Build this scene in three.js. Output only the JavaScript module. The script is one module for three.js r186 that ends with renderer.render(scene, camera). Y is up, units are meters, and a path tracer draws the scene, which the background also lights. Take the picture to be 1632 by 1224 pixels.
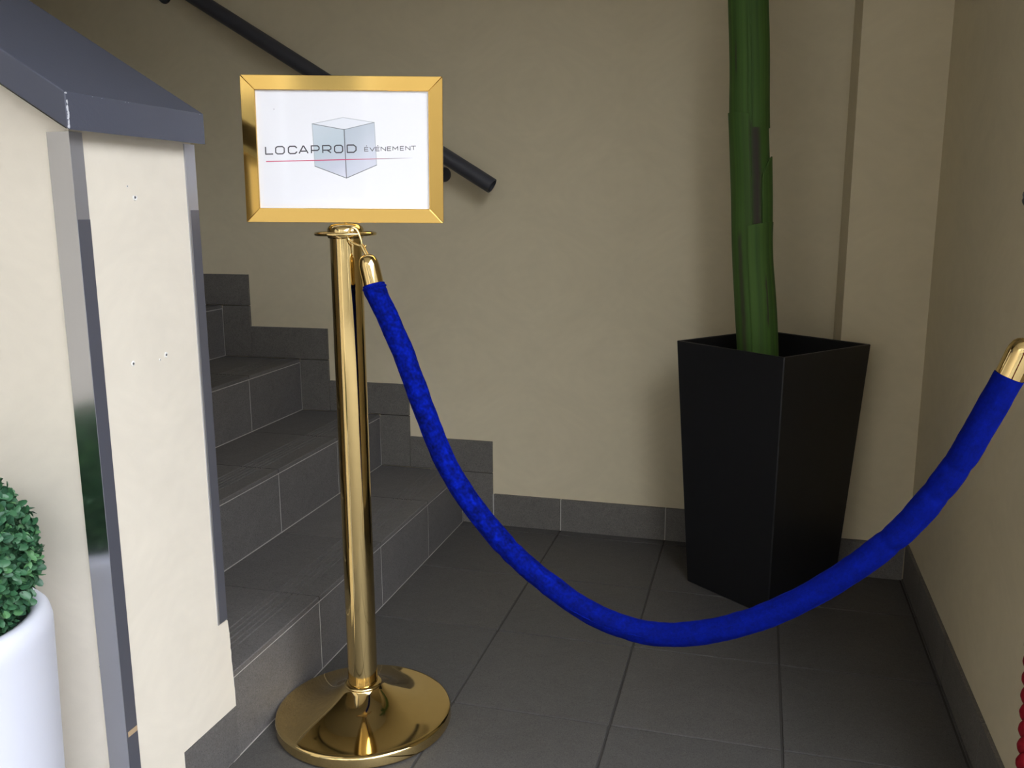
import * as THREE from 'three';
import { mergeGeometries } from 'three/addons/utils/BufferGeometryUtils.js';
import { RoundedBoxGeometry } from 'three/addons/geometries/RoundedBoxGeometry.js';
import { ImprovedNoise } from 'three/addons/math/ImprovedNoise.js';

// ------------------------------------------------------------------ camera, sky, exposure
const D2R = Math.PI / 180;
const scene = new THREE.Scene();
const camera = new THREE.PerspectiveCamera(46.283, 1632 / 1224, 0.02, 200);
camera.position.set(0, 0.95, 0);
camera.rotation.order = 'YXZ';
camera.rotation.set(-11.11 * D2R, 15.37 * D2R, -0.234 * D2R);
scene.add(camera);
scene.background = new THREE.Color().setRGB(0.93, 0.97, 1.05);      // even overcast sky, seen through the open front only
const renderer = new THREE.WebGLRenderer();
renderer.toneMapping = THREE.LinearToneMapping;
renderer.toneMappingExposure = 8.4;
renderer.shadowMap.enabled = true;

// ------------------------------------------------------------------ helpers
function rng(seed) { let a = seed >>> 0; return () => { a = (a + 0x6D2B79F5) | 0; let t = Math.imul(a ^ (a >>> 15), 1 | a); t = (t + Math.imul(t ^ (t >>> 7), 61 | t)) ^ t; return ((t ^ (t >>> 14)) >>> 0) / 4294967296; }; }
const perlin = new ImprovedNoise();
const V = (x, y, z) => new THREE.Vector3(x, y, z);
const used = {};
function numbered(name) { const n = used[name] ?? 0; used[name] = n + 1; return n ? name + '_' + String(n).padStart(3, '0') : name; }
function mesh(name, geometry, material, parent) {
  const m = new THREE.Mesh(geometry, material); m.castShadow = m.receiveShadow = true;
  if (parent) { m.name = name; parent.add(m); } else { m.name = numbered(name); scene.add(m); }
  return m;
}
function tag(o, label, category, group) { o.userData.label = label; o.userData.category = category; if (group) o.userData.group = group; return o; }
function thing(name, label, category, p = [0, 0, 0]) { const g = new THREE.Group(); g.name = numbered(name); g.position.set(...p); scene.add(g); return tag(g, label, category); }
function setting(name, p = [0, 0, 0]) { const g = new THREE.Group(); g.name = name; g.position.set(...p); g.userData.kind = 'structure'; scene.add(g); return g; }
function structure(name, geometry, material) { const m = mesh(name, geometry, material); m.userData.kind = 'structure'; return m; }
function boxGeo(x0, x1, y0, y1, z0, z1) { const g = new THREE.BoxGeometry(x1 - x0, y1 - y0, z1 - z0); g.translate((x0 + x1) / 2, (y0 + y1) / 2, (z0 + z1) / 2); return g; }
// texture coordinates in metres, by the way each face points
function metreUV(g, size = 1, ox = 0, oy = 0) {
  const n = g.index ? g.toNonIndexed() : g; if (!n.attributes.normal) n.computeVertexNormals();
  const p = n.attributes.position, q = n.attributes.normal, uv = new Float32Array(p.count * 2);
  for (let i = 0; i < p.count; i++) {
    const ax = Math.abs(q.getX(i)), ay = Math.abs(q.getY(i)), az = Math.abs(q.getZ(i));
    let u, v; if (ay >= ax && ay >= az) { u = p.getX(i); v = p.getZ(i); } else if (ax >= az) { u = p.getZ(i); v = p.getY(i); } else { u = p.getX(i); v = p.getY(i); }
    uv[2 * i] = u / size + ox; uv[2 * i + 1] = v / size + oy;
  }
  n.setAttribute('uv', new THREE.BufferAttribute(uv, 2)); return n;
}
function dataTexture(w, h, fill, srgb) {
  const a = new Uint8Array(w * h * 4);
  for (let y = 0; y < h; y++) for (let x = 0; x < w; x++) { const c = fill(x, y); const i = 4 * (y * w + x); a[i] = c[0]; a[i + 1] = c[1]; a[i + 2] = c[2]; a[i + 3] = 255; }
  const t = new THREE.DataTexture(a, w, h); t.wrapS = t.wrapT = THREE.RepeatWrapping; t.magFilter = THREE.LinearFilter; t.minFilter = THREE.LinearMipmapLinearFilter; t.generateMipmaps = true;
  if (srgb) t.colorSpace = THREE.SRGBColorSpace; t.needsUpdate = true; return t;
}
const clamp8 = (v) => Math.max(0, Math.min(255, Math.round(v)));
// noise that repeats with the period n
function loopNoise(x, y, n, seed) { const a = 2 * Math.PI * x, b = 2 * Math.PI * y, r = n / (2 * Math.PI); return perlin.noise(Math.cos(a) * r + seed, Math.sin(a) * r + Math.cos(b) * r * 1.7, Math.sin(b) * r + seed * 0.37); }

// ------------------------------------------------------------------ materials
const r1 = rng(11);
const tileSpeck = dataTexture(256, 256, (x, y) => {
  const n = loopNoise(x / 256, y / 256, 9, 3.1) * 9 + loopNoise(x / 256, y / 256, 40, 7.7) * 8; const k = r1();
  const s = (r1() - 0.5) * 40 + (k > 0.98 ? 34 : k < 0.04 ? -50 : 0);
  const v = 206 + n + s; return [clamp8(v), clamp8(v - 1), clamp8(v - 3)];
}, true);
const r2 = rng(12);
const tileRelief = dataTexture(256, 256, (x, y) => { const v = 128 + loopNoise(x / 256, y / 256, 30, 1.3) * 60 + (r2() - 0.5) * 70; return [clamp8(v), clamp8(v), clamp8(v)]; });
const r3 = rng(13);
const plasterRelief = dataTexture(512, 512, (x, y) => { const v = 128 +  loopNoise(x / 512, y / 512, 60, 4.4) * 40 + (r3() - 0.5) * 60; return [clamp8(v), clamp8(v), clamp8(v)]; });
const plasterTone = dataTexture(512, 512, (x, y) => { const v = 248 + loopNoise(x / 512, y / 512, 6, 8.8) * 4 + loopNoise(x / 512, y / 512, 23, 5.1) * 3; return [clamp8(v), clamp8(v), clamp8(v - 1)]; }, true);
function tileMaterial(r, g, b, rough = 0.62) { return new THREE.MeshStandardMaterial({ color: new THREE.Color().setRGB(r, g, b), map: tileSpeck, bumpMap: tileRelief, bumpScale: 0.0004, roughness: rough }); }
const M = {
  floorTile: [tileMaterial(0.128, 0.122, 0.117, 0.55), tileMaterial(0.122, 0.117, 0.113, 0.55), tileMaterial(0.134, 0.127, 0.121, 0.55)],
  stairTile: [tileMaterial(0.200, 0.190, 0.185), tileMaterial(0.188, 0.180, 0.176), tileMaterial(0.212, 0.202, 0.196)],
  skirtTile: [tileMaterial(0.225, 0.210, 0.190), tileMaterial(0.214, 0.200, 0.181)],
  darkGrout: new THREE.MeshStandardMaterial({ color: new THREE.Color().setRGB(0.055, 0.05, 0.046), roughness: 0.95 }),
  lightGrout: new THREE.MeshStandardMaterial({ color: new THREE.Color().setRGB(0.50, 0.48, 0.44), roughness: 0.95 }),
  wall: new THREE.MeshStandardMaterial({ color: new THREE.Color().setRGB(0.70, 0.61, 0.425), map: plasterTone, bumpMap: plasterRelief, bumpScale: 0.00014, roughness: 0.85 }),
  cream: new THREE.MeshStandardMaterial({ color: new THREE.Color().setRGB(0.82, 0.755, 0.645), map: plasterTone, bumpMap: plasterRelief, bumpScale: 0.0001, roughness: 0.7 }),
  ceiling: new THREE.MeshStandardMaterial({ color: new THREE.Color().setRGB(0.74, 0.72, 0.66), roughness: 0.9 }),
  coping: new THREE.MeshStandardMaterial({ color: new THREE.Color().setRGB(0.070, 0.076, 0.105), roughness: 0.5, bumpMap: plasterRelief, bumpScale: 0.0003 }),
  copingWorn: new THREE.MeshStandardMaterial({ color: new THREE.Color().setRGB(0.55, 0.56, 0.6), roughness: 0.8 }),
  alu: new THREE.MeshStandardMaterial({ color: new THREE.Color().setRGB(0.66, 0.67, 0.70), metalness: 1, roughness: 0.2 }),
  tape: new THREE.MeshStandardMaterial({ color: new THREE.Color().setRGB(0.45, 0.33, 0.2), roughness: 0.6 }),
  gold: new THREE.MeshStandardMaterial({ color: new THREE.Color().setRGB(0.80, 0.60, 0.27), metalness: 1, roughness: 0.07 }),
  goldFrame: new THREE.MeshStandardMaterial({ color: new THREE.Color().setRGB(0.82, 0.53, 0.15), metalness: 1, roughness: 0.1 }),
  darkPaint: new THREE.MeshStandardMaterial({ color: new THREE.Color().setRGB(0.045, 0.046, 0.056), roughness: 0.45 }),
  planter: new THREE.MeshStandardMaterial({ color: new THREE.Color().setRGB(0.0075, 0.0078, 0.0095), roughness: 0.38 }),
  soil: new THREE.MeshStandardMaterial({ color: new THREE.Color().setRGB(0.02, 0.016, 0.012), roughness: 1 }),
  whitePot: new THREE.MeshPhysicalMaterial({ color: new THREE.Color().setRGB(0.68, 0.70, 0.79), roughness: 0.45 }),
  leaf: new THREE.MeshStandardMaterial({ color: new THREE.Color().setRGB(0.048, 0.150, 0.068), roughness: 0.42, side: THREE.DoubleSide }),
  leafPale: new THREE.MeshStandardMaterial({ color: new THREE.Color().setRGB(0.095, 0.245, 0.095), roughness: 0.42, side: THREE.DoubleSide }),
  leafDark: new THREE.MeshStandardMaterial({ color: new THREE.Color().setRGB(0.034, 0.108, 0.056), roughness: 0.45, side: THREE.DoubleSide }),
  leafCore: new THREE.MeshStandardMaterial({ color: new THREE.Color().setRGB(0.048, 0.150, 0.068), roughness: 0.9 }),
  redCord: new THREE.MeshPhysicalMaterial({ color: new THREE.Color().setRGB(0.19, 0.004, 0.010), roughness: 0.85, specularIntensity: 0.25 }),
  mark: new THREE.MeshStandardMaterial({ color: new THREE.Color().setRGB(0.10, 0.10, 0.11), roughness: 0.9 }),
  tornPaint: new THREE.MeshStandardMaterial({ color: new THREE.Color().setRGB(0.86, 0.85, 0.82), roughness: 0.9 }),
  pavement: tileMaterial(0.26, 0.25, 0.235, 0.8),
  blockerWall: new THREE.MeshStandardMaterial({ color: new THREE.Color().setRGB(0.50, 0.46, 0.40), roughness: 0.9 }),
  lowerGrey: new THREE.MeshStandardMaterial({ color: new THREE.Color().setRGB(0.15, 0.155, 0.19), metalness: 0.5, roughness: 0.35 }),
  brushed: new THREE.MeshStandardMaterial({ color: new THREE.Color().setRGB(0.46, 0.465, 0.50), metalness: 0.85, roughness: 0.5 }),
  blockerFacade: new THREE.MeshStandardMaterial({ color: new THREE.Color().setRGB(0.20, 0.19, 0.17), roughness: 0.9 }),
  windowGlass: new THREE.MeshStandardMaterial({ color: new THREE.Color().setRGB(0.03, 0.035, 0.04), roughness: 0.08 }),
  windowFrame: new THREE.MeshStandardMaterial({ color: new THREE.Color().setRGB(0.6, 0.6, 0.6), roughness: 0.6 }),
};

// ------------------------------------------------------------------ the setting
const WALL_Z = -2.51, WALL_X = 0.402, STEP_X = -0.847, NEAR_Z = -0.98, FAR_Z = -1.238, TOP = 2.5, RIGHT_END = -1.2, LINTEL = 1.95;
structure('wall_back', metreUV(boxGeo(-4.4, WALL_X + 0.2, -0.2, TOP, WALL_Z - 0.2, WALL_Z), 0.5), M.wall);
structure('wall_right', metreUV(boxGeo(WALL_X, WALL_X + 0.2, -0.2, TOP, WALL_Z, RIGHT_END), 0.5), M.wall);
structure('wall_left', metreUV(boxGeo(-4.4, -4.2, -0.2, TOP, WALL_Z, -0.75), 0.5), M.wall);
{ // shallow pilaster in the corner
  const s = new THREE.Shape([new THREE.Vector2(0.196, 2.52), new THREE.Vector2(0.205, 2.38), new THREE.Vector2(WALL_X + 0.02, 2.38), new THREE.Vector2(WALL_X + 0.02, 2.52)]);
  const g = new THREE.ExtrudeGeometry(s, { depth: TOP, bevelEnabled: false }); g.rotateX(-Math.PI / 2);
  structure('wall_pilaster', metreUV(g, 0.5), M.wall);
}
structure('ceiling', boxGeo(-4.4, WALL_X + 0.2, TOP, TOP + 0.2, WALL_Z - 0.2, NEAR_Z), M.ceiling);
structure('ceiling_sky_blocker', boxGeo(-1.8, 0.6, TOP, TOP + 0.15, NEAR_Z, 1.5), M.ceiling);  // unseen canopy added to keep high and front sky off the sign
structure('wall_front', metreUV(mergeGeometries([boxGeo(-4.2, -1.76, 0, TOP, NEAR_Z - 0.2, NEAR_Z), boxGeo(-1.76, 3, LINTEL, TOP, NEAR_Z - 0.1, NEAR_Z)]), 0.5), M.cream);  // unseen lintel, lowered and lengthened to keep sky off the wall top
structure('wall_sky_blocker', metreUV(boxGeo(-2.0, -1.8, 0, 5, NEAR_Z, 4), 0.5), M.blockerWall);  // unseen wing wall added to block sky on the left
structure('wall_street', metreUV(boxGeo(WALL_X + 0.2, 6, 0, 6, RIGHT_END - 0.2, RIGHT_END), 0.5), M.cream);

const tileCache = new Map();
function tileGeo(w, h, d, variant) {
  const key = [w.toFixed(4), h.toFixed(4), d.toFixed(4), variant].join();
  if (!tileCache.has(key)) tileCache.set(key, metreUV(new RoundedBoxGeometry(w, h, d, 1, Math.min(0.0007, w / 4, h / 4, d / 4)), 0.31, variant * 0.37, variant * 0.61));
  return tileCache.get(key);
}
let tileCount = 0;
function tile(name, x0, x1, y0, y1, z0, z1, mats, parent) {
  const k = (tileCount * 7 + 3) % 5; tileCount++;
  const m = mesh(name, tileGeo(x1 - x0, y1 - y0, z1 - z0, k % 3), mats[k % mats.length], parent);
  m.position.set((x0 + x1) / 2, (y0 + y1) / 2, (z0 + z1) / 2); return m;
}
{ // floor: dark stoneware tiles on dark grout
  const f = setting('floor');
  mesh('grout_bed', boxGeo(-0.85, WALL_X, -0.1, -0.003, WALL_Z, -0.6), M.darkGrout, f);
  const xs = [-0.849, -0.540, -0.231, 0.0785, 0.388, WALL_X], zs = [WALL_Z, -2.464, -2.149, -1.8335, -1.518, -1.2025, -0.887, -0.6];
  for (let i = 0; i < xs.length - 1; i++) for (let j = 0; j < zs.length - 1; j++) {
    const g = 0.0026; if (xs[i + 1] - xs[i] < 0.01) continue;
    tile('tile', xs[i] + g, xs[i + 1] - g, -0.012, 0, zs[j] + g, zs[j + 1] - g, M.floorTile, f);
  }
}
{ // baseboards of upright tile pieces
  const b = setting('baseboard_back');
  mesh('grout_bed', boxGeo(-0.75, 0.2, 0, 0.096, WALL_Z, WALL_Z + 0.006), M.lightGrout, b);
  const xs = [-0.747, -0.539, -0.230, 0.079, 0.199];
  for (let i = 0; i < xs.length - 1; i++) tile('tile', xs[i] + 0.0014, xs[i + 1] - 0.0014, 0.0, 0.097, WALL_Z, WALL_Z + 0.009, M.skirtTile, b);
  const p = setting('baseboard_pilaster');
  tile('tile', 0.206, 0.3915, 0, 0.097, -2.38, -2.369, M.skirtTile, p);
  const rs = setting('baseboard_right');
  mesh('grout_bed', boxGeo(WALL_X - 0.005, WALL_X, 0, 0.0955, -2.38, RIGHT_END), M.lightGrout, rs);
  const zs = [-2.372, -2.155, -1.842, -1.533, RIGHT_END - 0.002];
  for (let i = 0; i < zs.length - 1; i++) tile('tile', WALL_X - 0.008, WALL_X, 0, 0.097, zs[i] + 0.0013, zs[i + 1] - 0.0013, M.skirtTile, rs);
}
structure('pavement', metreUV(mergeGeometries([boxGeo(-14, 14, -0.3, -0.004, -0.6, 14), boxGeo(-14, -0.85, -0.3, -0.004, -0.98, -0.6), boxGeo(WALL_X, 14, -0.3, -0.004, RIGHT_END, -0.6)]), 0.9), M.pavement);

// ------------------------------------------------------------------ staircase
const RISE = 0.1625, RUN = 0.2645, STEPS = 8;
{
  const s = thing('staircase', 'dark grey tiled staircase with pale joints rising along the back wall', 'staircase');
  const pts = [new THREE.Vector2(STEP_X - 0.0008, -0.05)];
  for (let i = 0; i < STEPS; i++) { const x = STEP_X - 0.0008 - i * RUN; pts.push(new THREE.Vector2(x, (i + 1) * RISE - 0.0100), new THREE.Vector2(x - RUN, (i + 1) * RISE - 0.0100)); }
  pts.push(new THREE.Vector2(-4.19, STEPS * RISE - 0.0008), new THREE.Vector2(-4.19, -0.05));
  const core = new THREE.ExtrudeGeometry(new THREE.Shape(pts), { depth: FAR_Z - WALL_Z, bevelEnabled: false }); core.translate(0, 0, WALL_Z);
  mesh('core', core, M.lightGrout, s);
  const zj = [WALL_Z + 0.009, -2.206, -1.887, -1.570, -1.2535];
  // tread profile with four fine grooves near the front edge
  const tp = new THREE.Shape(); const w = RUN - 0.0015, t = 0.010, e = 0.0015;
  tp.moveTo(0, 0); tp.lineTo(0, t - e); tp.lineTo(-e, t);
  for (let k = 0; k < 5; k++) { const gx = -0.045 - k * 0.013; tp.lineTo(gx, t); tp.lineTo(gx - 0.001, t - 0.002); tp.lineTo(gx - 0.003, t - 0.002); tp.lineTo(gx - 0.004, t); }
  tp.lineTo(-w, t); tp.lineTo(-w, 0); tp.lineTo(0, 0);
  const treadGeo = {};
  for (let i = 0; i < 5; i++) {
    const x = STEP_X - i * RUN, y0 = i * RISE, y1 = (i + 1) * RISE;
    for (let j = 0; j < 4; j++) {
      const z0 = zj[j] + 0.0014, z1 = (j === 3 ? FAR_Z : zj[j + 1]) - 0.0014;
      tile('riser_tile', x - 0.010, x, y0 + 0.0015, y1 - 0.0122, z0, i === 0 && j === 3 ? zj[4] : z1, M.stairTile, s);
      const L = z1 - z0, key = L.toFixed(4);
      if (!treadGeo[key]) treadGeo[key] = metreUV(new THREE.ExtrudeGeometry(tp, { depth: L, bevelEnabled: false }), 0.31, 0.2, 0.4);
      const m = mesh('tread_tile', treadGeo[key], M.stairTile[(i + 2 * j) % 3], s); m.position.set(x, y1 - 0.010, z0);
    }
    // skirting up the back wall: one upright and one level piece for each step
    const xr = STEP_X + 0.0965 - i * RUN;
    tile('skirting_tile', x + 0.0012, xr, y0 + 0.001, y1 - 0.001, WALL_Z, WALL_Z + 0.009, M.skirtTile, s);
    tile('skirting_tile', xr - RUN + 0.0012, xr, y1 + 0.001, y1 + 0.0975, WALL_Z, WALL_Z + 0.009, M.skirtTile, s);
  }
}

// ------------------------------------------------------------------ low stair wall with coping
const SLOPE = 0.607;
{
  const s = thing('stair_wall', 'cream plastered low wall with metal corner strips and sloping blue-grey coping', 'wall');
  const X1 = STEP_X - 0.003, XE = -1.76;
  const shape = new THREE.Shape([new THREE.Vector2(X1, 0), new THREE.Vector2(X1, 1.05), new THREE.Vector2(XE, 1.05 + (X1 - XE) * SLOPE), new THREE.Vector2(XE, 0)]);
  const body = new THREE.ExtrudeGeometry(shape, { depth: NEAR_Z - FAR_Z, bevelEnabled: false }); body.translate(0, 0, FAR_Z);
  mesh('wall_body', metreUV(body, 0.5), M.cream, s);
  // end covering, cut round the plinth tile; its lower far edge is torn
  const q = rng(5), pl = [];
  pl.push([NEAR_Z, 0], [-1.104, 0], [-1.104, 0.102], [-1.2515, 0.099]);
  for (let y = 0.112; y < 0.255; y += 0.009) pl.push([-1.2525 + (y - 0.1) * 0.04 + (y > 0.17 && y < 0.24 ? (q() - 0.5) * 0.0022 : (q() - 0.5) * 0.0012), y + (q() - 0.5) * 0.003]);
  pl.push([-1.2445, 0.262], [-1.2405, 0.2655], [-1.236, 0.264], [-1.2345, 1.05], [NEAR_Z, 1.05]);
  const ps = new THREE.Shape(pl.map(([z, y]) => new THREE.Vector2(-z, y)));
  const pg = new THREE.ExtrudeGeometry(ps, { depth: 0.0045, bevelEnabled: false }); pg.rotateY(Math.PI / 2); pg.translate(X1 - 0.0006, 0, 0);
  const panel = mesh('end_panel', metreUV(pg, 0.5), M.cream, s); panel.userData.label = 'painted end face with a torn lower edge';
  tile('plinth_tile', X1 - 0.008, STEP_X - 0.0002, 0, 0.0985, -1.2565, -1.1055, M.stairTile, s);
  // metal angle on both corners
  const T = 0.0022, pv = X1 + 0.0039;
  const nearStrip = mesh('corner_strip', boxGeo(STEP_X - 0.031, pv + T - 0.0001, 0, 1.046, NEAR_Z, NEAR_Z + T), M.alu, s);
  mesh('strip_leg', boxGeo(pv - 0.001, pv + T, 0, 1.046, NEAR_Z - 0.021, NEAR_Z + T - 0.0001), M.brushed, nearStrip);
  const f1 = mesh('lower_layer', boxGeo(pv + T, pv + T + 0.0004, 0, 0.937, NEAR_Z - 0.0212, NEAR_Z + T - 0.001), M.lowerGrey, nearStrip); f1.userData.label = 'thin darker grey layer on the lower part of the strip';  // darker grey layer below, paler metal above
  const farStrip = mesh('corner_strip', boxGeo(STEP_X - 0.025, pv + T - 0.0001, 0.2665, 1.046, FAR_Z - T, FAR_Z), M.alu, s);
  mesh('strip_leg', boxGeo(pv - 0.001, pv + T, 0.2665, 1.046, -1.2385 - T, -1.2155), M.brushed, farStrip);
  const f2 = mesh('lower_layer', boxGeo(pv + T, pv + T + 0.0004, 0.268, 0.948, -1.2384 - T, -1.2195), M.lowerGrey, farStrip); f2.userData.label = 'thin darker grey layer on the lower part of the strip';
  mesh('tape_patch', boxGeo(pv, pv + T + 0.0009, 0.205, 0.213, NEAR_Z - 0.0205, NEAR_Z - 0.001), M.tape, s);
  // coping: a board along the slope, cut plumb at its lower end
  const cx = STEP_X + 0.025, cy = 1.046, th = 0.0445;
  const cs = new THREE.Shape([new THREE.Vector2(cx, cy), new THREE.Vector2(cx, cy + th), new THREE.Vector2(XE, cy + th + (cx - XE) * SLOPE), new THREE.Vector2(XE, cy + (cx - XE) * SLOPE)]);
  const cg = new THREE.ExtrudeGeometry(cs, { depth: NEAR_Z + 0.027 - FAR_Z - 0.003, bevelEnabled: true, bevelSize: 0.002, bevelThickness: 0.002, bevelSegments: 3, bevelOffset: -0.002 }); cg.translate(0, 0, FAR_Z + 0.002);
  mesh('coping', metreUV(cg, 0.5), M.coping, s);
  // chipped paint down the coping's corner
  const wg = [], w = rng(8), chip = (x, y, z, a, b) => { const g = new THREE.IcosahedronGeometry(1, 1); g.scale(0.0011, a, b); g.translate(x, y, z); wg.push(g); };
  for (let k = 0; k < 30; k++) { const y = cy + 0.002 + w() * 0.041; if (w() < 0.12) continue; chip(cx - 0.0006, y, NEAR_Z + 0.0258 - w() * 0.0012, 0.0012 + w() * 0.003, 0.0006 + w() * 0.0016); }
  for (const [z, l] of [[-1.00, 0.004], [-1.017, 0.0025], [-1.062, 0.003], [-1.068, 0.002], [-1.228, 0.0035]]) chip(cx - 0.001, cy + th - 0.0012, z, 0.0009, l);
  mesh('chipped_edge', mergeGeometries(wg), M.copingWorn, s);
  // screw holes and scuffs
  for (const [y, z, r] of [[0.966, -1.096, 0.0032], [0.981, -1.082, 0.0012], [0.736, -1.063, 0.0028], [0.737, -1.137, 0.0030], [0.732, -1.122, 0.0012]]) {
    const h = mesh('screw_hole', (() => { const g = new THREE.CylinderGeometry(r * 0.55, r * 0.55, 0.0012, 14); g.rotateZ(Math.PI / 2); return g; })(), M.mark, s); h.position.set(pv + 0.0002, y, z);
    const t = mesh('torn_paint', (() => { const g = new THREE.TorusGeometry(r, r * 0.42, 8, 16, Math.PI * 1.5); g.rotateY(Math.PI / 2); return g; })(), M.tornPaint, s); t.position.set(pv, y, z); t.rotation.x = y * 9;
  }
  const d = mesh('nail_hole', new THREE.CylinderGeometry(0.0012, 0.0012, 0.001, 10).rotateX(Math.PI / 2), M.mark, s); d.position.set(-0.879, 0.311, NEAR_Z);
}

// ------------------------------------------------------------------ handrail
{
  const a = V(-0.722, 1.008, -2.43), b = V(-2.2, 1.008 + 1.478 * SLOPE, -2.43), dir = b.clone().sub(a), L = dir.length();
  const h = thing('handrail', 'dark grey round tube handrail sloping along the back wall', 'handrail', [a.x, a.y, a.z]);
  const R = 0.0215, prof = [[R - 0.003, 0.10], [R - 0.003, 0.001], [R - 0.0025, 0], [R - 0.0004, 0], [R, 0.0006], [R, L], [0, L]].map(([x, y]) => new THREE.Vector2(x, y));
  const t = mesh('rail', new THREE.LatheGeometry(prof, 40), M.darkPaint, h); t.quaternion.setFromUnitVectors(V(0, 1, 0), dir.clone().normalize());
  for (const x of [-0.168, -1.05]) {
    const y = -x * SLOPE;
    const c = new THREE.CatmullRomCurve3([V(x, y - 0.018, 0), V(x, y - 0.045, -0.005), V(x, y - 0.062, -0.03), V(x, y - 0.066, -0.078)]);
    const br = mesh('bracket', mergeGeometries([new THREE.TubeGeometry(c, 16, 0.006, 10), new THREE.CylinderGeometry(0.019, 0.021, 0.008, 28).rotateX(Math.PI / 2).translate(x, y - 0.066, -0.0755)]), M.darkPaint, h);
  }
}

// ------------------------------------------------------------------ stanchion
const SX = -0.683, SZ = -1.42;
{
  const s = thing('barrier_post', 'polished brass barrier post with domed round base beside the stairs', 'barrier post', [SX, 0, SZ]);
  const L = (pts, n = 96) => new THREE.LatheGeometry(pts.map(([r, y]) => new THREE.Vector2(r, y)), n);
  const prof = [[0, 0.001], [0.157, 0.001], [0.163, 0.003], [0.1640, 0.006], [0.1637, 0.020], [0.162, 0.0235], [0.158, 0.0255]];
  for (let k = 1; k <= 28; k++) { const u = k / 28; prof.push([0.158 - u * 0.123, 0.0255 + 0.013 * u + 0.0335 * Math.pow(u, 2.6)]); }
  prof.push([0.0345, 0.0745]);
  mesh('base', L(prof, 160), M.gold, s);
  mesh('collar', L([[0.0275, 0.072], [0.0345, 0.0725], [0.0352, 0.075], [0.0345, 0.0775], [0.0315, 0.0795], [0.0275, 0.080]]), M.gold, s);
  mesh('pole', L([[0.0268, 0.06], [0.0272, 0.075], [0.0272, 0.904], [0.0, 0.904]]), M.gold, s);
  mesh('cap', L([[0.0272, 0.8995], [0.0298, 0.9005], [0.0312, 0.9045], [0.0313, 0.910], [0.0306, 0.9155], [0.0285, 0.9195], [0.025, 0.9225], [0.019, 0.9243], [0.010, 0.9250], [0, 0.9252]]), M.gold, s);
  const ring = new THREE.TorusGeometry(0.0495, 0.0031, 14, 72).rotateX(Math.PI / 2).translate(0, 0.9075, 0);
  const bars = [0.5, 0.5 + Math.PI / 2].map((a) => new THREE.CylinderGeometry(0.002, 0.002, 0.099, 10).rotateZ(Math.PI / 2).rotateY(a).translate(0, 0.9075, 0));
  mesh('hook_ring', mergeGeometries([ring, ...bars]), M.gold, s);
}

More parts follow.
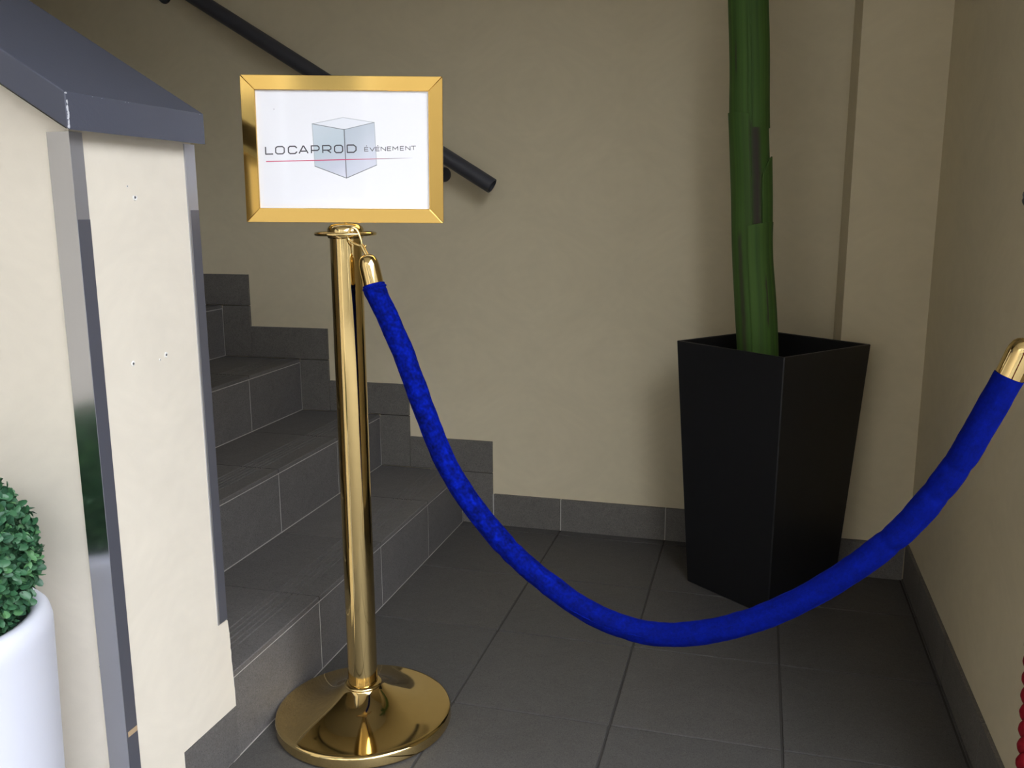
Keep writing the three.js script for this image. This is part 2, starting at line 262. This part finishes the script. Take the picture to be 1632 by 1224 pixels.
// ------------------------------------------------------------------ framed sign on the post
{
  const W = 0.333, H = 0.239, B = 0.0242, base = 0.9255;
  const s = thing('sign_frame', 'brass landscape sign frame holding a white printed sheet on top of the post', 'sign', [SX + 0.001, base - 0.006, SZ]);
  s.rotation.set(0, 16.6 * D2R, -0.6 * D2R);
  const oy = 0.006 + H / 2;
  mesh('mount', new THREE.LatheGeometry([[0, 0.0058], [0.0028, 0.0058], [0.0028, 0.012], [0, 0.012]].map(([a, b]) => new THREE.Vector2(a, b)), 24), M.gold, s);
  const bv = 0.0011, rail = (w, b) => {
    const sh = new THREE.Shape([new THREE.Vector2(-w / 2 + bv * 2.1, bv * 0.9), new THREE.Vector2(w / 2 - bv * 2.1, bv * 0.9), new THREE.Vector2(w / 2 - b + bv * 0.2, b - bv), new THREE.Vector2(-w / 2 + b - bv * 0.2, b - bv)]);
    const g = new THREE.ExtrudeGeometry(sh, { depth: 0.0098, bevelEnabled: true, bevelSize: bv * 0.85, bevelThickness: bv, bevelSegments: 3 }); g.translate(0, 0, -0.0055);
    const p = g.attributes.position; for (let i = 0; i < p.count; i++) if (p.getZ(i) > 0) p.setZ(i, p.getZ(i) - 0.0016 * (b - p.getY(i)) / b);   // faces fall away outwards
    g.computeVertexNormals(); return g;
  };
  const add = (g, x, y, a) => { const m = mesh('frame_rail', g, M.goldFrame, s); m.position.set(x, y, 0); m.rotation.z = a; };
  const gh = rail(W, B), gv = rail(H, B);
  add(gh, 0, oy - H / 2, 0); add(gh, 0, oy + H / 2, Math.PI); add(gv, -W / 2, oy, -Math.PI / 2); add(gv, W / 2, oy, Math.PI / 2);
  mesh('backing', boxGeo(-W / 2 + 0.004, W / 2 - 0.004, oy - H / 2 + 0.004, oy + H / 2 - 0.004, -0.0065, -0.003), M.goldFrame, s);

  // the printed sheet
  const cw = 1600, ch = Math.round(1600 * (H - 2 * B) / (W - 2 * B)), cv = document.createElement('canvas'); cv.width = cw; cv.height = ch;
  const c = cv.getContext('2d'); c.fillStyle = '#f6f6fa'; c.fillRect(0, 0, cw, ch);
  const P = (u, v) => [u * cw, v * ch];
  const poly = (pts, fill) => { c.beginPath(); pts.forEach(([u, v], i) => (i ? c.lineTo(...P(u, v)) : c.moveTo(...P(u, v)))); c.closePath(); c.fillStyle = fill; c.fill(); };
  const line = (a, b, style, w) => { c.beginPath(); c.moveTo(...P(...a)); c.lineTo(...P(...b)); c.strokeStyle = style; c.lineWidth = w; c.lineCap = 'round'; c.stroke(); };
  const TL = [0.3218, 0.2793], TB = [0.5019, 0.2244], TR = [0.6824, 0.2631], TF = [0.5062, 0.3255], BL = [0.3297, 0.6365], BF = [0.5123, 0.7362], BR = [0.6908, 0.623];
  const grad = (a, b, stops) => { const g = c.createLinearGradient(...P(...a), ...P(...b)); stops.forEach(([t, s2]) => g.addColorStop(t, s2)); return g; };
  poly([TL, TF, BF, BL], grad(TL, BF, [[0, '#d3dce4'], [0.45, '#c6d2da'], [0.75, '#cfd3e0'], [1, '#e8e8f4']]));
  poly([TF, TR, BR, BF], grad(TF, BR, [[0, '#c3ccd6'], [0.35, '#c8d0da'], [0.7, '#d6dae6'], [1, '#dcdeea']]));
  poly([TL, TB, TR, TF], '#eef0f6');
  for (const [a, b, k, w] of [[TL, TB, '#b2b6ba', 4], [TB, TR, '#b2b6ba', 4], [TL, TF, '#7f868b', 6], [TF, TR, '#8d9499', 6], [TL, BL, '#a5abb0', 4], [TR, BR, '#a5abb0', 4], [BL, BF, '#6a6d74', 6], [BF, BR, '#6a6d74', 6], [TF, BF, '#53565c', 7]]) line(a, b, k, w);
  line([0.0479, 0.6002], [0.9001, 0.5602], grad([0.0479, 0.6], [0.9, 0.56], [[0, '#d2486c'], [0.55, '#cf4a72'], [0.72, '#c07a90'], [0.85, '#c4bcc4'], [1, '#f0f0f5']]), 8);
  const r = 0.2, G = {   // squarish wide capitals as pen strokes in a unit box, y down
    L: [[[0, 0], [0, 1], [1, 1]]],
    O: [[[r, 0], [1 - r, 0], [1, r], [1, 1 - r], [1 - r, 1], [r, 1], [0, 1 - r], [0, r], [r, 0]]],
    C: [[[1, 0.28], [1, r], [1 - r, 0], [r, 0], [0, r], [0, 1 - r], [r, 1], [1 - r, 1], [1, 1 - r], [1, 0.72]]],
    A: [[[0, 1], [0.46, 0], [0.54, 0], [1, 1]], [[0.2, 0.7], [0.8, 0.7]]],
    P: [[[0, 1], [0, 0], [1 - r, 0], [1, r], [1, 0.46], [1 - r, 0.63], [0, 0.63]]],
    R: [[[0, 1], [0, 0], [1 - r, 0], [1, r], [1, 0.46], [1 - r, 0.63], [0, 0.63]], [[0.55, 0.63], [1, 1]]],
    D: [[[0, 0], [1 - r * 1.3, 0], [1, r * 1.3], [1, 1 - r * 1.3], [1 - r * 1.3, 1], [0, 1], [0, 0]]],
    E: [[[1, 0], [0, 0], [0, 1], [1, 1]], [[0, 0.48], [0.9, 0.48]]],
    V: [[[0, 0], [0.5, 1], [1, 0]]],
    N: [[[0, 1], [0, 0], [1, 1], [1, 0]]],
    M: [[[0, 1], [0.03, 0], [0.5, 0.66], [0.97, 0], [1, 1]]],
    T: [[[0, 0], [1, 0]], [[0.5, 0], [0.5, 1]]],
    '´': [[[0.42, -0.3], [0.66, -0.5]]],
  };
  const glyph = (k, u0, u1, top, bottom, w, tint) => {
    c.strokeStyle = tint; c.lineWidth = w; c.lineJoin = 'round'; c.lineCap = 'butt';
    for (const s2 of G[k]) { c.beginPath(); s2.forEach(([x, y], i) => { const u = u0 + (u1 - u0) * x, p = P(u, top(u) + (bottom(u) - top(u)) * y); i ? c.lineTo(...p) : c.moveTo(...p); }); c.stroke(); }
  };
  const top1 = (u) => 0.4763 - 0.0434 * (u - 0.0459), bot1 = (u) => 0.5378 - 0.0428 * (u - 0.0459);
  [['L', 0.0462, 0.0889], ['O', 0.1045, 0.1545], ['C', 0.1785, 0.2265], ['A', 0.2405, 0.2925], ['P', 0.3125, 0.3575], ['R', 0.3785, 0.4265], ['O', 0.4475, 0.4945], ['D', 0.5215, 0.5725]].forEach(([k, a, b]) => glyph(k, a, b, top1, bot1, 10.5, '#3f3d44'));
  const top2 = (u) => 0.4745 - 0.051 * (u - 0.622), bot2 = (u) => 0.5062 - 0.05 * (u - 0.622);
  [['E', 0.6225, 0.6445], ['´', 0.6225, 0.6445], ['V', 0.6525, 0.6815], ['E', 0.688, 0.7095], ['´', 0.688, 0.7095], ['N', 0.7185, 0.7455], ['E', 0.7555, 0.777], ['M', 0.787, 0.817], ['E', 0.831, 0.8515], ['N', 0.8625, 0.8885], ['T', 0.8945, 0.922]].forEach(([k, a, b]) => glyph(k, a, b, top2, bot2, 6, '#46454b'));
  c.beginPath(); c.arc(...P(0.105, 0.16), 4, 0, 7); c.fillStyle = '#a8a4a6'; c.fill();
  const tex = new THREE.CanvasTexture(cv); tex.colorSpace = THREE.SRGBColorSpace; tex.anisotropy = 8;
  const pw = W - 2 * B, ph = H - 2 * B;
  const sheet = mesh('printed_sheet', (() => { const g = boxGeo(-pw / 2 - 0.0005, pw / 2 + 0.0005, oy - ph / 2 - 0.0005, oy + ph / 2 + 0.0005, -0.003, 0.0008); return g; })(), new THREE.MeshStandardMaterial({ map: tex, roughness: 0.75 }), s);
  sheet.userData.label = 'white sheet printed with a grey cube logo and company name';
  mesh('clear_cover', boxGeo(-pw / 2 - 0.0005, pw / 2 + 0.0005, oy - ph / 2 - 0.0005, oy + ph / 2 + 0.0005, 0.0014, 0.0018), new THREE.MeshPhysicalMaterial({ color: 0xffffff, transmission: 1, thickness: 0, roughness: 0.03, ior: 1.3 }), s);
}

// ------------------------------------------------------------------ blue velvet rope
const ropePts = [[-0.616, 0.826, -1.379], [-0.613, 0.816, -1.378], [-0.591, 0.773, -1.374], [-0.566, 0.722, -1.37], [-0.522, 0.611, -1.363], [-0.486, 0.533, -1.357], [-0.431, 0.457, -1.348], [-0.343, 0.378, -1.333], [-0.218, 0.314, -1.312], [-0.119, 0.305, -1.296], [-0.010, 0.342, -1.278], [0.090, 0.409, -1.261], [0.192, 0.512, -1.243], [0.235, 0.577, -1.237], [0.264, 0.634, -1.232], [0.306, 0.741, -1.225]].map((p) => V(...p));
{
  const s = thing('velvet_rope', 'crushed blue velvet barrier rope hanging between brass end caps', 'rope', [-0.616, 0.826, -1.379]);
  const off = V(0.616, -0.826, 1.379);
  const pts = ropePts.map((p) => p.clone().add(off)), curve = new THREE.CatmullRomCurve3(pts, false, 'centripetal');
  const N = 420, K = 36, R = 0.0181, g = new THREE.TubeGeometry(curve, N, R, K), p = g.attributes.position, n = g.attributes.normal, uv = g.attributes.uv;
  for (let i = 0; i < p.count; i++) {
    const along = uv.getX(i) * 1.35, a = uv.getY(i) * 2 * Math.PI, cx = Math.cos(a), cy = Math.sin(a);
    let d = perlin.noise(along * 34, cx * 1.2, cy * 1.2) * 0.0011 + perlin.noise(along * 90 + 7, cx * 3, cy * 3) * 0.0005;
    for (const [at, w, h] of [[0.012, 0.004, 0.0011], [0.47, 0.006, -0.0016], [1.10, 0.006, -0.0013], [1.185, 0.005, -0.0012], [1.23, 0.006, -0.0012]]) d += h * Math.exp(-(((along - at + 0.006 * cx) / w) ** 2));
    p.setXYZ(i, p.getX(i) + n.getX(i) * d, p.getY(i) + n.getY(i) * d, p.getZ(i) + n.getZ(i) * d);
  }
  // the tube's seam must stay closed
  for (let i = 0; i <= N; i++) { const a = i * (K + 1), b = a + K; p.setXYZ(b, p.getX(a), p.getY(a), p.getZ(a)); }
  g.computeVertexNormals();
  const q = rng(21);
  const nap = dataTexture(1024, 128, (x, y) => {
    const u = x / 1024, v = y / 128;
    const a = loopNoise(u, v, 5, 2.2), b = perlin.noise(u * 130, Math.cos(v * 6.283) * 1.6, Math.sin(v * 6.283) * 1.6), d = perlin.noise(u * 320 + 4, Math.cos(v * 6.283) * 4, Math.sin(v * 6.283) * 4);
    const w = 1 - 0.72 * Math.min(1, Math.max(0, (u - 0.3) / 0.25)), e = perlin.noise(u * 46 + 9, Math.cos(v * 6.283) * 2.2, Math.sin(v * 6.283) * 2.2);   // pattern strong towards the post, weaker and darker towards the wall
    let k = 0.40 + 0.07 * w + w * (0.36 * b + 0.34 * d + 0.45 * Math.max(0, e) ** 1.5) + 0.1 * a + (q() - 0.5) * 0.12; k = Math.max(0.1, Math.min(1.1, k));
    return [clamp8(2 * k), clamp8(6 + 24 * k), clamp8(58 + 118 * k)];
  }, true);
  const velvet = new THREE.MeshPhysicalMaterial({ map: nap, roughness: 0.85, specularIntensity: 0.15, sheen: 0.35, sheenRoughness: 0.4, sheenColor: new THREE.Color().setRGB(0.0, 0.05, 0.9) });
  const sleeve = mesh('velvet_sleeve', g, velvet, s);
  const hemAt = (u) => { const t = curve.getTangentAt(u), m = new THREE.TorusGeometry(R * 0.99, 0.0024, 10, 40); m.applyQuaternion(new THREE.Quaternion().setFromUnitVectors(V(0, 0, 1), t)); const o = curve.getPointAt(u); m.translate(o.x, o.y, o.z); return m; };
  mesh('hem', hemAt(0.004), velvet, s);
  // stitched seam along the side
  const seamPts = [], side = V(0.16, 0, 0.99);
  for (let k = 0; k <= 60; k++) { const u = 0.43 + 0.22 * k / 60, t = curve.getTangentAt(u), up = side.clone().cross(t).normalize(); const w = -0.45 + 1.1 * k / 60; const dir = side.clone().multiplyScalar(Math.cos(w)).addScaledVector(up.y > 0 ? up : up.negate(), Math.sin(w)); seamPts.push(curve.getPointAt(u).addScaledVector(dir, R * 0.985)); }
  mesh('seam', new THREE.TubeGeometry(new THREE.CatmullRomCurve3(seamPts), 160, 0.0013, 6), velvet, s);
  const capProf = [[0.0158, -0.012], [0.0168, -0.004], [0.0170, 0.0], [0.0168, 0.030], [0.0160, 0.037], [0.0138, 0.0435], [0.0102, 0.0478], [0.0055, 0.0500], [0.0035, 0.0505], [0, 0.0507]].map(([a, b]) => new THREE.Vector2(a, b));
  const capGeo = new THREE.LatheGeometry(capProf, 48);
  for (const [u, sg] of [[0, -1], [1, 1]]) {
    const o = curve.getPointAt(u), t = curve.getTangentAt(u).multiplyScalar(sg); if (sg > 0) t.set(0.30, 0.95, 0.05).normalize(); else t.set(-0.235, 0.97, -0.03).normalize();
    const cgm = mesh('end_cap', capGeo, M.gold, s); cgm.position.copy(o); cgm.quaternion.setFromUnitVectors(V(0, 1, 0), t);
    const tip = o.clone().addScaledVector(t, 0.0507), eye = sg < 0 ? V(-0.650, 0.9095, -1.386).add(off) : V(0.352, 0.872, -1.222).add(off), d = eye.clone().sub(tip), right = V(0.9, 0, -0.43);
    const neck = tip.clone().addScaledVector(d, 0.38);
    const loop = [neck, tip.clone().addScaledVector(d, 0.7).addScaledVector(right, 0.004), eye.clone().addScaledVector(right, 0.003).add(V(0, 0.005, 0)), eye.clone().add(V(0, 0.0085, 0)).addScaledVector(right, -0.004), eye.clone().addScaledVector(right, -0.0105).add(V(0, 0.001, 0)), eye.clone().addScaledVector(right, -0.010).add(V(0, -0.011, 0)), tip.clone().addScaledVector(d, 0.42).addScaledVector(right, -0.004), neck];
    const stem = new THREE.CylinderGeometry(0.0034, 0.0036, tip.distanceTo(neck) + 0.004, 14); stem.applyQuaternion(new THREE.Quaternion().setFromUnitVectors(V(0, 1, 0), d.clone().normalize())); const mid = tip.clone().add(neck).multiplyScalar(0.5); stem.translate(mid.x, mid.y, mid.z);
    const thumb = new THREE.SphereGeometry(0.0026, 12, 8); const tpn = neck.clone().addScaledVector(right, 0.0055); thumb.translate(tpn.x, tpn.y, tpn.z);
    mesh('snap_hook', mergeGeometries([new THREE.TubeGeometry(new THREE.CatmullRomCurve3(loop), 60, 0.0021, 8), stem, thumb]), M.gold, s);
  }
}
{ // wall hook that holds the rope's right end, and the red cord hung on it
  const s = thing('wall_hook', 'brass wall hook plate on the right wall holding the rope end', 'hook', [WALL_X, 0.872, -1.222]);
  mesh('plate', new RoundedBoxGeometry(0.006, 0.09, 0.04, 2, 0.002).translate(-0.003, 0, 0), M.gold, s);
  mesh('eye', mergeGeometries([new THREE.TorusGeometry(0.016, 0.0035, 12, 36).rotateX(Math.PI / 2).translate(-0.038, 0.003, 0), new THREE.CylinderGeometry(0.005, 0.005, 0.02, 14).rotateZ(Math.PI / 2).translate(-0.013, 0.003, 0)]), M.gold, s);
}
{ // twisted red cord: three strands round one another
  const s = thing('red_cord', 'twisted red cord hanging down in front of the right wall', 'cord', [0.3150, 0.0, -1.035]);
  const path = new THREE.CatmullRomCurve3([V(0.118, 1.062, -0.143), V(0.094, 0.985, -0.100), V(0.050, 0.86, -0.040), V(0.018, 0.74, -0.008), V(0.0015, 0.62, 0.002), V(0.0005, 0.50, 0), V(0.005, 0.36, 0), V(0.009, 0.2, 0), V(0.012, 0.012, 0)]);
  const H = path.getLength(), turns = H / 0.062;
  for (let k = 0; k < 3; k++) {
    const pts = []; for (let i = 0; i <= 260; i++) { const u = i / 260, o = path.getPointAt(u), a = u * turns * 2 * Math.PI + k * 2 * Math.PI / 3; pts.push(V(o.x + 0.0072 * Math.cos(a), o.y, o.z + 0.0072 * Math.sin(a))); }
    mesh('strand', new THREE.TubeGeometry(new THREE.CatmullRomCurve3(pts), 420, 0.0076, 12), M.redCord, s);
  }
}
{
  const s = thing('cord_knob', 'brass knob on the end of the right wall holding the red cord', 'knob', [0.433, 1.062, RIGHT_END]);
  mesh('knob', new THREE.LatheGeometry([[0, 0.046], [0.010, 0.044], [0.013, 0.038], [0.010, 0.032], [0.005, 0.029], [0.005, 0.006], [0.016, 0.004], [0.016, 0], [0, 0]].map(([a, b]) => new THREE.Vector2(a, b)), 32).rotateX(Math.PI / 2), M.gold, s);
}
{ // dark round stop on the right wall
  const s = thing('wall_stop', 'small dark round stop on the right wall above the rope end', 'wall stop', [WALL_X, 0.962, -1.572]);
  mesh('disc', new THREE.LatheGeometry([[0, 0.016], [0.009, 0.0155], [0.014, 0.012], [0.0155, 0.006], [0.0165, 0.002], [0.0165, 0], [0, 0]].map(([a, b]) => new THREE.Vector2(a, b)), 36).rotateZ(Math.PI / 2), M.darkPaint, s);
  mesh('screw', new THREE.CylinderGeometry(0.0035, 0.0035, 0.002, 16).rotateZ(Math.PI / 2).translate(-0.0165, 0, 0), M.alu, s);
}

// ------------------------------------------------------------------ black planter and banana plant
const PX = 0.037, PZ = -2.245;
{
  const s = thing('tall_planter', 'tall black square tapered planter standing cornerwise against the back wall', 'planter', [PX, 0, PZ]);
  s.rotation.y = 5.9 * D2R + Math.PI / 4;
  const a = 0.162, b = 0.129, H = 0.627, t = 0.006;
  const g = new THREE.BufferGeometry(), P = [], I = [], ch = 0.0022;
  const ring8 = (h) => [[-h, -h + ch], [-h + ch, -h], [h - ch, -h], [h, -h + ch], [h, h - ch], [h - ch, h], [-h + ch, h], [-h, h - ch]];
  const loops = [[b - 0.001, 0.0], [b, 0.002], [a - 0.0008, H - 0.0015], [a - 0.0016, H], [a - t, H], [a - t - 0.002, H - 0.002], [a - t - 0.03, 0.10]];
  for (let k = 0; k < loops.length - 1; k++) for (let e = 0; e < 8; e++) {
    const at = P.length / 3, [h0, y0] = loops[k], [h1, y1] = loops[k + 1], r0 = ring8(h0), r1 = ring8(h1), f = (e + 1) % 8;
    P.push(r0[e][0], y0, r0[e][1], r0[f][0], y0, r0[f][1], r1[f][0], y1, r1[f][1], r1[e][0], y1, r1[e][1]); I.push(at, at + 2, at + 1, at, at + 3, at + 2);
  }
  { const at = P.length / 3; for (const [x, z] of ring8(b - 0.001)) P.push(x, 0, z); for (let e = 1; e < 7; e++) I.push(at, at + e, at + e + 1); }
  g.setAttribute('position', new THREE.Float32BufferAttribute(P, 3)); g.setIndex(I); const body = g.toNonIndexed(); body.computeVertexNormals();
  mesh('planter_body', body, M.planter, s);
  mesh('soil', new THREE.BoxGeometry(0.256, 0.02, 0.256).translate(0, 0.44, 0), M.soil, s);
}
{
  const s = thing('banana_plant', 'thick green banana plant stem with brown streaks growing from the black planter', 'plant', [PX, 0.44, PZ]);
  const axis = new THREE.CatmullRomCurve3([V(-0.026, 0.0, 0), V(-0.035, 0.164, 0), V(-0.045, 0.286, 0), V(-0.057, 0.406, 0), V(-0.065, 0.553, 0), V(-0.077, 0.717, 0), V(-0.083, 0.836, 0), V(-0.092, 0.972, 0), V(-0.10, 1.2, 0), V(-0.108, 1.5, 0)]);
  // a shell round the axis over an arc, from height u0 to u1, with a colour for each point of its skin
  const shell = (r0, r1, a0, a1, u0, u1, seed, tipCut, stains, closed) => {
    const nu = 70, na = 40, P = [], C = [], I = [];
    for (let side = 0; side < (closed ? 1 : 2); side++) for (let i = 0; i <= nu; i++) for (let j = 0; j <= na; j++) {
      const v = j / na, a = a0 + (a1 - a0) * v, top = u1 - tipCut * Math.pow(Math.abs(v - 0.5) * 2, 2), u = u0 + (top - u0) * i / nu, o = axis.getPointAt(u);
      const lip = closed ? 0 : 0.0016 * Math.pow(i / nu, 14), rr = (r0 + (r1 - r0) * (u - u0) / (u1 - u0)) + perlin.noise(u * 9, a * 1.1, seed) * 0.0018 - (side ? 0.0022 : 0) + lip;
      P.push(o.x + Math.sin(a) * rr, o.y, o.z + Math.cos(a) * rr * 0.92);
      const streak = perlin.noise(a * 9, u * 2.2, seed * 1.7), fine = perlin.noise(a * 30, u * 5, seed), c = [0.046 + 0.022 * streak, 0.108 + 0.045 * streak + 0.014 * fine, 0.014 + 0.005 * streak];
      for (const [sa, sw, su0, su1, str] of stains) { const e = Math.abs(a - sa - 0.05 * perlin.noise(u * 40, seed, 1)) / sw, in1 = u > su0 && u < su1 ? Math.min(1, (u - su0) * 60, (su1 - u) * 60) : 0, k = in1 * str * Math.max(0, 1 - e * e); c[0] += (0.036 - c[0]) * k; c[1] += (0.025 - c[1]) * k; c[2] += (0.020 - c[2]) * k; }
      C.push(...c);
    }
    const row = na + 1, sz = row * (nu + 1);
    for (let side = 0; side < (closed ? 1 : 2); side++) for (let i = 0; i < nu; i++) for (let j = 0; j < na; j++) { const k = side * sz + i * row + j; side ? I.push(k, k + row, k + 1, k + 1, k + row, k + row + 1) : I.push(k, k + 1, k + row, k + 1, k + row + 1, k + row); }
    if (!closed) { for (let j = 0; j < na; j++) { const k = nu * row + j; I.push(k, k + 1, k + sz, k + 1, k + 1 + sz, k + sz); } for (let i = 0; i < nu; i++) for (const j of [0, na]) { const k = i * row + j; I.push(k, k + row, k + sz, k + row, k + row + sz, k + sz); } }
    const g = new THREE.BufferGeometry(); g.setAttribute('position', new THREE.Float32BufferAttribute(P, 3)); g.setAttribute('color', new THREE.Float32BufferAttribute(C, 3)); g.setIndex(I); g.computeVertexNormals(); return g;
  };
  const skin = new THREE.MeshStandardMaterial({ vertexColors: true, roughness: 0.75, side: THREE.DoubleSide });
  const yu = (y) => (y - 0.44) / 1.5;      // world height to place along the axis
  mesh('stem', shell(0.0430, 0.0425, 0, 2 * Math.PI, 0, 1, 3, 0, [[0.30, 0.34, yu(0.86), yu(1.15), 1.0], [5.95, 0.04, yu(1.25), yu(1.33), 0.9]], true), skin, s);
  mesh('leaf_sheath', shell(0.0480, 0.0475, -2.4, 0.03, 0, yu(1.165), 11, 0.004, [[-0.62, 0.15, yu(0.5), yu(0.9), 0.8], [-0.02, 0.05, yu(0.9), yu(1.16), 0.6]], false), skin, s);
  mesh('leaf_sheath', shell(0.0520, 0.0485, -0.22, 2.6, 0, yu(0.915), 19, 0.006, [[0.62, 0.07, yu(0.66), yu(0.80), 1.0]], false), skin, s);
  mesh('leaf_sheath', shell(0.0475, 0.0475, 0.55, 2.4, 0, yu(1.065), 27, 0.03, [], false), skin, s);
  mesh('leaf_sheath', shell(0.0455, 0.0435, -2.0, -0.05, yu(1.1), 1.0, 31, 0.01, [[-0.7, 0.05, yu(1.24), yu(1.33), 0.9]], false), skin, s);
  mesh('leaf_sheath', shell(0.0460, 0.0435, 0.12, 2.2, yu(1.13), 1.0, 37, 0.01, [], false), skin, s);
  // crown of long leaves above the picture
  const leafMat = new THREE.MeshStandardMaterial({ color: new THREE.Color().setRGB(0.05, 0.13, 0.03), roughness: 0.5, side: THREE.DoubleSide });
  for (let k = 0; k < 5; k++) {
    const az = [0.3, 1.35, -0.9, -2.0, 2.2][k], L = 0.55 + 0.08 * (k % 3), g = new THREE.PlaneGeometry(1, 1, 8, 20), p = g.attributes.position;
    for (let i = 0; i < p.count; i++) { const v = p.getY(i) + 0.5, u = p.getX(i) * 2, w = 0.085 * Math.pow(Math.sin(Math.PI * Math.min(1, v * 0.9 + 0.08)), 0.6); const out = Math.min(v * L * 0.42, 0.30), up = v * L * 0.98 - 0.10 * v * v; p.setXYZ(i, u * w, up, out + Math.abs(u) * 0.02); }
    g.rotateY(az); g.computeVertexNormals(); g.scale(0.75, 1, 0.5);
    const m = mesh('leaf', g, leafMat, s); m.position.set(-0.108, 1.46, 0.0);
  }
}

// ------------------------------------------------------------------ white pot with a boxwood ball
const BX = -0.973, BY = 0.524, BZ = -0.806, BR = 0.127;
{
  const s = thing('white_planter', 'white round plastic planter in front of the cream stair wall', 'planter', [BX, 0, BZ]);
  const prof = [[0, 0.001], [0.122, 0.001], [0.126, 0.006], [0.1375, 0.420], [0.1375, 0.430], [0.135, 0.442], [0.129, 0.449], [0.122, 0.4505], [0.115, 0.448], [0.109, 0.440], [0.107, 0.38], [0.0, 0.37]].map(([a, b]) => new THREE.Vector2(a, b));
  mesh('pot_shell', new THREE.LatheGeometry(prof, 96), M.whitePot, s);
}
{
  const s = thing('boxwood_ball', 'clipped round ball of small green boxwood leaves in the white planter', 'plant', [BX, BY, BZ]);
  mesh('core', new THREE.IcosahedronGeometry(BR * 0.90, 4), M.leafCore, s);
  // one cupped oval leaf, 11 mm long
  const leafGeo = (() => { const g = new THREE.CircleGeometry(1, 9), p = g.attributes.position; for (let i = 0; i < p.count; i++) { const x = p.getX(i), y = p.getY(i); p.setXYZ(i, x * 0.0037, (y + 1) * 0.0056, 0.0016 * x * x - 0.0012 * (y + 1) * 0.4 * y); } g.computeVertexNormals(); return g; })();
  const q = rng(77), all = [];
  const N = 7200, view = V(0 - BX, 0.95 - BY, 0 - BZ).normalize();
  for (let i = 0; i < N; i++) {
    const y = 1 - 2 * (i + 0.5) / N, ph = i * 2.399963 + q() * 0.5, rr = Math.sqrt(1 - y * y), dir = V(rr * Math.cos(ph), y, rr * Math.sin(ph));
    const lump = 1 + 0.05 * perlin.noise(dir.x * 6, dir.y * 6, dir.z * 6), pos = dir.clone().multiplyScalar(BR * (0.88 + 0.115 * q()) * lump);
    const grow = dir.clone().multiplyScalar(0.35 + 0.9 * q()).add(V(q() - 0.5, q() - 0.5, q() - 0.5).multiplyScalar(1.7)).normalize();
    const face = dir.clone().add(V(q() - 0.5, q() - 0.5, q() - 0.5).multiplyScalar(1.2)).normalize(), xa = grow.clone().cross(face).normalize(), za = xa.clone().cross(grow).normalize();
    const m = new THREE.Matrix4().makeBasis(xa, grow, za), sc = 0.8 + 0.55 * q(); m.scale(V(sc, sc, sc)); m.setPosition(pos);
    all.push({ m, k: q(), see: dir.dot(view) * 0.4 + dir.x * 0.75 - dir.z * 0.25 + (pos.length() / BR - 0.94) * 4 });
  }
  all.sort((a, b) => b.see - a.see);
  const mat = (k) => (k < 0.5 ? M.leaf : k < 0.7 ? M.leafPale : M.leafDark);
  for (const a of all.slice(0, 300)) { const l = mesh('leaf', leafGeo, mat(a.k), s); l.applyMatrix4(a.m); }
  const rest = all.slice(300), im = new THREE.InstancedMesh(leafGeo, new THREE.MeshStandardMaterial({ color: 0xffffff, roughness: 0.42, side: THREE.DoubleSide }), rest.length);
  rest.forEach((a, i) => { im.setMatrixAt(i, a.m); im.setColorAt(i, mat(a.k).color); });
  im.name = 'small_leaves'; im.userData.kind = 'stuff'; im.castShadow = im.receiveShadow = true; s.add(im);
}

// ------------------------------------------------------------------ unseen houses added to block the sky, also mirrored in the brass
{
  const s = thing('street_sky_blocker', 'unseen brown-grey house front added to block the front sky', 'sky_blocker', [0, 0, 10]);
  mesh('wall', boxGeo(-13, 3.0, 0, 8.4, 0, 0.4), M.blockerFacade, s); mesh('low_sky_blocker', boxGeo(3.0, 6.95, 0, 5.2, 0, 0.4), M.blockerFacade, s);  // low wing added to close a gap of bright low sky
  for (const y of [1.0, 3.7, 6.2]) for (const x of [-9, -6.6, -4.2, -1.8, 0.6]) { const f = mesh('window', boxGeo(x - 0.6, x + 0.6, y, y + 1.6, -0.05, 0.02), M.windowFrame, s); mesh('pane', boxGeo(x - 0.52, x + 0.52, y + 0.08, y + 1.52, -0.06, -0.04), M.windowGlass, f); }
}
{
  const s = thing('side_sky_blocker', 'unseen brown-grey house front added to block low sky on the right', 'sky_blocker', [7, 0, 4]);
  mesh('wall', boxGeo(0, 0.4, 0, 3.8, -9, 5.9), M.blockerFacade, s);  // added to hide low sky from the upper back wall
  for (const z of [-6, -3, 0, 3]) { const f = mesh('window', boxGeo(-0.05, 0.02, 1, 2.7, z - 0.6, z + 0.6), M.windowFrame, s); mesh('pane', boxGeo(-0.06, -0.04, 1.08, 2.62, z - 0.52, z + 0.52), M.windowGlass, f); }
}
renderer.render(scene, camera);
